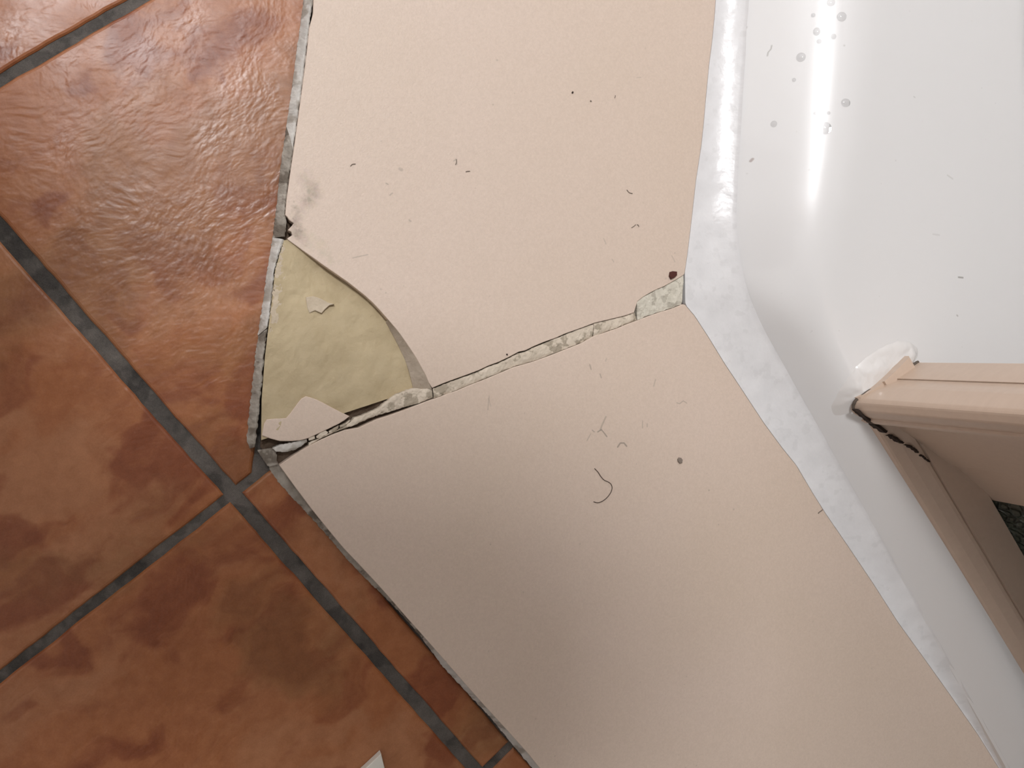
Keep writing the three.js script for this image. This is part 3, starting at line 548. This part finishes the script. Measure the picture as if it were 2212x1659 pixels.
{
  // lumpy clear sealant squeezed out round the foot of the post
  const inn = [[0.4798, 0.0045], [0.4656, 0.0104], [0.4542, 0.0165], [0.4438, 0.0211], [0.4361, 0.0251], [0.4306, 0.0295], [0.4281, 0.0338], [0.4295, 0.0393], [0.4339, 0.0431]];
  const out = [[0.4842, -0.0007], [0.4813, -0.0070], [0.4740, -0.0111], [0.4628, -0.0117], [0.4519, -0.0086], [0.4433, -0.0048], [0.4339, 0.0007], [0.4263, 0.0067], [0.4214, 0.0151], [0.4190, 0.0252], [0.4192, 0.0370], [0.4228, 0.0455], [0.4296, 0.0468]];
  const lump = rough(0.0016, 90, 801);
  const g = ribbon(inn, out, 110, 22, (u, v, x, z) => trayY(x, z) - 0.0003 + (0.0040 * Math.pow(1 - v, 0.8) + 0.0016 * Math.sin(Math.PI * v) + lump(x, z) * Math.sin(Math.PI * v)) * sst(0, 0.12, u) * sst(0, 0.3, 1 - u), KY0, 0.0003, 10);
  const s = mesh('sealant', g, M.caulk, screen); s.userData.label = 'lumpy pale sealant around the foot of the post';
  const cen = [[0.4671, 0.0354]][0];
  const crack = resample([...postPoly.slice(0, 24)], 40).map(p => { const L = Math.hypot(p[0] - cen[0], p[1] - cen[1]); return [p[0] + (p[0] - cen[0]) / L * 0.0006, p[1] + (p[1] - cen[1]) / L * 0.0006]; });
  mesh('grime', tube(crack.map(([x, z], i) => [x, trayY(x, z) + 0.0044 + 0.0006 * (hash(i, 3, 8) - 0.5), z]), 0.0011, false, 90, 6), new THREE.MeshStandardMaterial({ color: 0x5d5249, roughness: 0.9 }), s);
  const cr2 = [[0.4257, 0.0383], [0.4334, 0.0435], [0.4404, 0.0481], [0.4475, 0.0538], [0.4546, 0.0588], [0.4599, 0.0621], [0.4698, 0.0669], [0.4771, 0.0721], [0.4863, 0.0781]];
  const all = resample(cr2, 60);
  for (const [a, b, w] of [[0, 24, 0.0011], [27, 36, 0.0009], [39, 48, 0.0007], [51, 59, 0.0005]]) {
    const c = all.slice(a, b + 1);
    mesh('grime', ribbon(c.map(p => [p[0] - w * 0.5, p[1] + w * 0.5]), c.map(p => [p[0] + w, p[1] - w * 0.8]), 24, 3, (u, v, x, z) => KT + lerp(0.0012, 0.0112, sst(0, 0.8, lerp(a, b, u) / 59)), KT - 0.002, 0.0005, 10), M.dirt, screen);
  }
}

// ---------------------------------------------------------------- water drops on the kerb
{
  const proto = new THREE.SphereGeometry(1, 24, 12, 0, Math.PI * 2, 0, Math.PI / 2);
  const base = new THREE.CircleGeometry(1, 24); base.rotateX(Math.PI / 2);
  const geo = mergeVertices(mergeGeometries([proto.clone().deleteAttribute('uv').deleteAttribute('normal'), base.deleteAttribute('uv').deleteAttribute('normal')]), 1e-5); geo.computeVertexNormals();
  const spots = [[[0.4001, -0.2564], [0.3961, -0.2460], [0.4025, -0.2358], [0.3861, -0.2383], [0.3879, -0.2266], [0.3892, -0.2196], [0.3974, -0.2223], [0.3793, -0.2098], [0.3755, -0.1944], [0.4052, -0.1764], [0.3648, -0.1648], [0.3864, -0.1696], [0.3941, -0.1694], [0.3919, -0.1589]]];
  const rr = [2.7, 2.5, 3.6, 1.7, 2.6, 1.7, 1.8, 3.0, 1.4, 3.2, 2.2, 1.3, 1.4, 3.8];
  spots[0].forEach(([x, z], i) => {
    const d = mesh('water_droplet', geo, M.water), r = rr[i] * 0.001, e = 0.001;
    const y = trayY(x, z), n = new THREE.Vector3(trayY(x - e, z) - trayY(x + e, z), 2 * e, trayY(x, z - e) - trayY(x, z + e)).normalize();
    d.position.set(x, y, z).addScaledVector(n, -0.0001); d.quaternion.setFromUnitVectors(new THREE.Vector3(0, 1, 0), n); d.scale.set(r * (0.85 + 0.3 * rnd()), r * 0.42, r * (0.85 + 0.3 * rnd()));
    tag(d, 'small clear water drop on the white shower kerb', 'water drop', 'water drops on the shower kerb');
  });
}

// ---------------------------------------------------------------- crumbs, hairs and lint
{
  const chipPoly = [[0.2955, -0.0601], [0.2977, -0.0608], [0.3011, -0.0606], [0.3012, -0.0579], [0.2989, -0.0562], [0.2963, -0.0551], [0.2951, -0.0571]];
  tag(mesh('tile_chip', slab(chipPoly, HL, HL + 0.0018, 0.0004, 2), new THREE.MeshStandardMaterial({ color: 0x4a1a10, roughness: 0.7 })), 'dark reddish brown chip lying on the beige tile near the tray corner', 'chip');
  const st = [[0.3031, 0.0742], [0.3042, 0.0729], [0.3061, 0.0733], [0.3073, 0.0747], [0.3069, 0.0771], [0.3050, 0.0773], [0.3035, 0.0759]];
  tag(mesh('grit', slab(st, HL, HL + 0.0014, 0.0005, 2), new THREE.MeshStandardMaterial({ color: 0x85786d, roughness: 0.9 })), 'grey brown grain of grit on the lower beige tile', 'grit');
  const dot = [[0.2190, -0.1782], [0.2196, -0.1789], [0.2203, -0.1787], [0.2203, -0.1778], [0.2193, -0.1773]];
  tag(mesh('speck', slab(dot, HL, HL + 0.0006, 0.0001, 1), M.dirt), 'tiny black speck on the upper beige tile', 'speck');
  const dot2 = [[0.1722, -0.0018], [0.1732, -0.0018], [0.1732, -0.0006], [0.1722, -0.0009]];
  tag(mesh('speck', slab(dot2, HL, HL + 0.0005, 0.0001, 1), M.dirt), 'tiny black speck just above the cracked tile joint', 'speck');
  const hairMat = new THREE.MeshStandardMaterial({ color: 0x4a3b30, roughness: 0.6 });
  const hair = (pts, r, y = 0.0003) => tube(pts.map(([x, z], i) => [x, HL + y, z]), r, false, 60, 6);
  tag(mesh('hair', hair([[0.2371, 0.0777], [0.2399, 0.0805], [0.2417, 0.0832], [0.2446, 0.0862], [0.2478, 0.0877], [0.2500, 0.0895], [0.2508, 0.0921], [0.2497, 0.0953], [0.2468, 0.0987], [0.2429, 0.1011], [0.2397, 0.1018], [0.2365, 0.1010]], 0.00026), hairMat), 'curled dark hair lying on the lower beige tile', 'hair');
  const lintMat = new THREE.MeshStandardMaterial({ color: 0x7d7065, roughness: 0.9 });
  for (const p of [[[0.0709, -0.1167], [0.0720, -0.1179], [0.0740, -0.1183]], [[0.1445, -0.1191], [0.1457, -0.1195], [0.1473, -0.1197]], [[0.2612, -0.1159], [0.2630, -0.1142], [0.2656, -0.1137]], [[0.2650, -0.0899], [0.2668, -0.0910], [0.2683, -0.0923]], [[0.2693, -0.0924], [0.2705, -0.0918], [0.2708, -0.0909]], [[0.2329, -0.1734], [0.2332, -0.1743], [0.2339, -0.1735]], [[0.2515, -0.1779], [0.2519, -0.1792], [0.2519, -0.1798]], [[0.1377, -0.1230], [0.1383, -0.1248], [0.1383, -0.1266]]])
    tag(mesh('lint', hair(p, 0.00024), lintMat), 'short dark lint fibre on the upper beige tile', 'lint', 'lint on the upper tile');
  tag(mesh('lint', hair([[0.4300, 0.1224], [0.4313, 0.1214], [0.4327, 0.1207], [0.4344, 0.1197]], 0.0004), lintMat), 'brown thread end at the edge of the silicone on the lower beige tile', 'lint');
  // white chip of tile on the red floor
  const wp = [[0.0885, 0.2558], [0.0896, 0.2606], [0.0911, 0.2669], [0.0931, 0.2796], [0.0817, 0.2835], [0.0641, 0.2740], [0.0783, 0.2637], [0.0837, 0.2595]];
  tag(mesh('tile_fragment', slab(wp, 0.0003, 0.006, 0.0006, 2, (x, z) => [x * 10, z * 10]), noiseMat([225, 220, 210], 4, 20, 0.6, 0.0001, 60, 881)), 'white tile fragment lying on the red floor tile', 'tile fragment');
}

// ---------------------------------------------------------------- room shell and lamp
{
  const box = (name, a0, a1, b0, b1, y0, y1, m) => { const o = mesh(name, slab([ab(a0, b0), ab(a1, b0), ab(a1, b1), ab(a0, b1)], y0, y1, 0, 1), m); o.userData.kind = 'structure'; return o; };
  const T = 0.1, HC = 2.4;
  box('wall_right', AMAX, AMAX + T, BMIN - T, BMAX + T, -0.03, HC, M.wallLowBounce);
  box('wall_back', AMIN, AMAX, BMAX, BMAX + T, -0.03, HC, M.wall);
  box('wall_left', AMIN - T, AMIN, BMIN - T, BMAX + T, -0.03, HC, M.wall);
  box('wall_front', AMIN, AMAX, BMIN - T, BMIN, -0.03, HC, M.wall);
  box('ceiling', AMIN - T, AMAX + T, BMIN - T, BMAX + T, HC, HC + T, M.ceiling);
  const lamp = group('ceiling_lamp', LAMP.x, 0, LAMP.z); tag(lamp, 'round white ceiling lamp with a glowing diffuser', 'lamp');
  const bg = new THREE.CylinderGeometry(LAMP.size * 0.62, LAMP.size * 0.62, 0.03, 48); bg.translate(0, HC - 0.015, 0);
  mesh('base', bg, M.ceiling, lamp);
  const dg = new THREE.CylinderGeometry(LAMP.size * 0.56, LAMP.size * 0.5, 0.02, 48); dg.translate(0, HC - 0.04, 0);
  mesh('diffuser', dg, new THREE.MeshStandardMaterial({ color: 0xffffff, emissive: LAMP.color, emissiveIntensity: 3 }), lamp);
  const L = new THREE.RectAreaLight(LAMP.color, LAMP.intensity, LAMP.size, LAMP.size);
  L.position.set(LAMP.x, LAMP.y - 0.005, LAMP.z); L.lookAt(LAMP.x, 0, LAMP.z); L.name = 'ceiling_lamp_light'; scene.add(L);
}

// ---------------------------------------------------------------- the person bending over beside the ledge, whose shadow falls on floor and tiles
{
  const v = (x, y, z) => [x, y, z];
  const cap = (p, a, b, ra, rb) => {
    const bx = b[0] - a[0], by = b[1] - a[1], bz = b[2] - a[2], px = p[0] - a[0], py = p[1] - a[1], pz = p[2] - a[2];
    const t = Math.max(0, Math.min(1, (px * bx + py * by + pz * bz) / (bx * bx + by * by + bz * bz + 1e-9)));
    return Math.hypot(px - bx * t, py - by * t, pz - bz * t) - lerp(ra, rb, t);
  };
  const smin = (a, b, k) => { const h = Math.max(k - Math.abs(a - b), 0) / k; return Math.min(a, b) - h * h * k * 0.25; };
  const skinBase = new THREE.MeshStandardMaterial();
  function mesher(sdf, c, S, cell) {
    const N = Math.ceil(S / cell), mc = new MarchingCubes(N, skinBase, false, false, 120000);
    mc.isolation = 0;
    const half = N / 2;
    for (let k = 0; k < N; k++) for (let j = 0; j < N; j++) for (let i = 0; i < N; i++) {
      const p = [c[0] + (i - half) / half * S / 2, c[1] + (j - half) / half * S / 2, c[2] + (k - half) / half * S / 2];
      mc.field[k * N * N + j * N + i] = -sdf(p);
    }
    mc.update();
    const n = mc.count, g = new THREE.BufferGeometry();
    const pos = new Float32Array(mc.positionArray.slice(0, n * 3)), nor = new Float32Array(mc.normalArray.slice(0, n * 3));
    for (let i = 0; i < n; i++) for (let a = 0; a < 3; a++) pos[3 * i + a] = c[a] + pos[3 * i + a] * S / 2;
    g.setAttribute('position', new THREE.BufferAttribute(pos, 3)); g.setAttribute('normal', new THREE.BufferAttribute(nor, 3));
    return g;
  }
  const Z0 = -0.21;
  const J = { pelvis: v(-0.70, 0.33, Z0), waist: v(-0.57, 0.47, Z0), chest: v(-0.37, 0.65, Z0), neck: v(-0.25, 0.755, Z0 - 0.02), skull: v(-0.12, 0.80, Z0 - 0.055) };
  const side = s => ({ sh: v(-0.252, 0.735, Z0 + s * 0.16), el: v(-0.43, 0.46, Z0 + s * 0.25), wr: v(-0.50, 0.255, Z0 + s * 0.13), hip: v(-0.71, 0.30, Z0 + s * 0.09), kn: v(-0.38, 0.078, Z0 + s * 0.12), an: v(-0.79, 0.058, Z0 + s * 0.11), toe: v(-0.90, 0.04, Z0 + s * 0.11), heel: v(-0.80, 0.10, Z0 + s * 0.11) });
  const arms = (p, o) => { let d = 9; for (const s of [-1, 1]) { const q = side(s); d = Math.min(d, smin(cap(p, q.sh, q.el, 0.052 + o, 0.042 + o), cap(p, q.el, q.wr, 0.042 + o, 0.028 + o), 0.03)); } return d; };
  const torso = (p, o) => { let d = cap(p, J.pelvis, J.waist, 0.13 + o, 0.115 + o); d = smin(d, cap(p, J.waist, J.chest, 0.115 + o, 0.125 + o), 0.08); for (const s of [-1, 1]) d = smin(d, cap(p, J.chest, side(s).sh, 0.11 + o, 0.065 + o), 0.08); return d; };
  const legs = (p, o) => { let d = 9; for (const s of [-1, 1]) { const q = side(s); d = Math.min(d, smin(cap(p, q.hip, q.kn, 0.085 + o, 0.058 + o), cap(p, q.kn, q.an, 0.056 + o, 0.036 + o), 0.04)); } return d; };
  const whole = p => { let d = smin(torso(p, 0), arms(p, 0), 0.05); d = smin(d, legs(p, 0), 0.05); d = smin(d, cap(p, J.neck, J.skull, 0.055, 0.05), 0.05); for (const s of [-1, 1]) { const q = side(s); d = smin(d, cap(p, q.heel, q.toe, 0.034, 0.03), 0.04); } return d; };
  // head: looks forward and down
  const U = [0.85, 0.53, 0], F = [0.53, -0.85, 0];
  const hd = (u, f, w) => [J.skull[0] + U[0] * u + F[0] * f, J.skull[1] + U[1] * u + F[1] * f, J.skull[2] + w];
  const ell = (p, c, rx, ru, rf) => { const dx = p[0] - c[0], dy = p[1] - c[1], dz = p[2] - c[2], u = (dx * U[0] + dy * U[1]) / ru, f = (dx * F[0] + dy * F[1]) / rf, w = dz / rx, l = Math.hypot(u, f, w); return (l - 1) * Math.min(rx, ru, rf); };
  const head = p => {
    let d = ell(p, hd(0.07, 0, 0), 0.076, 0.1, 0.096);
    d = smin(d, ell(p, hd(-0.01, 0.035, 0), 0.056, 0.085, 0.062), 0.04);
    d = smin(d, cap(p, hd(0.055, 0.092, 0), hd(0.02, 0.112, 0), 0.009, 0.015), 0.015);
    d = smin(d, cap(p, hd(-0.022, 0.094, -0.018), hd(-0.022, 0.094, 0.018), 0.009, 0.009), 0.01);
    d = smin(d, cap(p, hd(-0.068, 0.072, -0.01), hd(-0.068, 0.072, 0.01), 0.02, 0.02), 0.03);
    for (const s of [-1, 1]) {
      d = Math.max(d, -ell(p, hd(0.05, 0.105, s * 0.031), 0.016, 0.011, 0.016));
      d = Math.min(d, ell(p, hd(0.05, 0.078, s * 0.031), 0.013, 0.013, 0.013));
      d = smin(d, ell(p, hd(0.03, -0.004, s * 0.078), 0.010, 0.032, 0.02), 0.008);
    }
    return smin(d, cap(p, J.neck, J.skull, 0.055, 0.05), 0.03);
  };
  const hand = s => {                                               // resting flat on the thigh, fingers towards the knee
    const w = side(s).wr, at = (d, h, l) => [w[0] + 0.85 * d + 0.5 * h, w[1] - 0.52 * d + 0.85 * h, w[2] + l];
    return p => {
      let d = cap(p, w, at(0.06, 0, 0), 0.024, 0.024);
      d = smin(d, cap(p, at(0.07, 0, -0.024), at(0.07, 0, 0.024), 0.017, 0.017), 0.02);
      for (let i = 0; i < 4; i++) {
        const l = (i - 1.5) * 0.021 * s, L = [0.9, 1, 0.95, 0.75][i];
        d = smin(d, Math.min(cap(p, at(0.078, 0.004, l), at(0.078 + 0.04 * L, 0.006, l * 1.15), 0.0095, 0.009), cap(p, at(0.078 + 0.04 * L, 0.006, l * 1.15), at(0.078 + 0.075 * L, -0.008, l * 1.2), 0.009, 0.0078)), 0.006);
      }
      return smin(d, Math.min(cap(p, at(0.025, 0, -s * 0.022), at(0.055, -0.004, -s * 0.05), 0.012, 0.0105), cap(p, at(0.055, -0.004, -s * 0.05), at(0.088, -0.008, -s * 0.056), 0.0105, 0.009)), 0.01);
    };
  };
  const skin = new THREE.MeshStandardMaterial({ color: 0xc79a80, roughness: 0.6 });
  const person = group('person'); tag(person, 'kneeling person in a grey sweater and blue jeans leaning over, hands on thighs', 'person');
  const parts = [mesher(whole, [-0.5, 0.48, Z0], 1.1, 0.011), mesher(head, hd(0.02, 0.01, 0), 0.34, 0.004)];
  for (const s of [-1, 1]) { const q = side(s); parts.push(mesher(hand(s), [q.wr[0] + 0.06, q.wr[1] - 0.03, q.wr[2]], 0.26, 0.004)); }
  mesh('body', mergeGeometries(parts), skin, person);
  const cuff = p => Math.min(cap(p, side(1).wr, side(1).wr, 0.05, 0.05), cap(p, side(-1).wr, side(-1).wr, 0.05, 0.05));
  mesh('sweater', mesher(p => Math.max(smin(torso(p, 0.012), arms(p, 0.011), 0.05), 0.30 - p[1] - 0.6 * (p[0] + 0.62), -cuff(p)), [-0.5, 0.52, Z0], 0.85, 0.011), new THREE.MeshStandardMaterial({ color: 0x8e9094, roughness: 0.95 }), person);
  mesh('jeans', mesher(p => Math.max(smin(legs(p, 0.012), Math.max(cap(p, J.pelvis, J.waist, 0.138, 0.12), p[0] + 0.58), 0.05), 0.001 - p[1]), [-0.62, 0.3, Z0], 0.8, 0.011), new THREE.MeshStandardMaterial({ color: 0x44587a, roughness: 0.9 }), person);
  mesh('hair', mesher(p => Math.max(ell(p, hd(0.078, -0.012, 0), 0.086, 0.104, 0.1), -ell(p, hd(0.0, 0.11, 0), 0.09, 0.12, 0.075)), hd(0.06, 0, 0), 0.3, 0.005), new THREE.MeshStandardMaterial({ color: 0x2b1c14, roughness: 0.8 }), person);
  for (const s of [-1, 1]) { const q = side(s); mesh('shoe', mesher(p => Math.max(smin(cap(p, q.heel, q.toe, 0.048, 0.036), cap(p, q.an, q.heel, 0.05, 0.05), 0.03), 0.0008 - p[1], p[0] + 0.77), [-0.85, 0.08, q.an[2]], 0.3, 0.006), new THREE.MeshStandardMaterial({ color: 0x1c1c1e, roughness: 0.7 }), person); }
}
renderer.render(scene, camera);
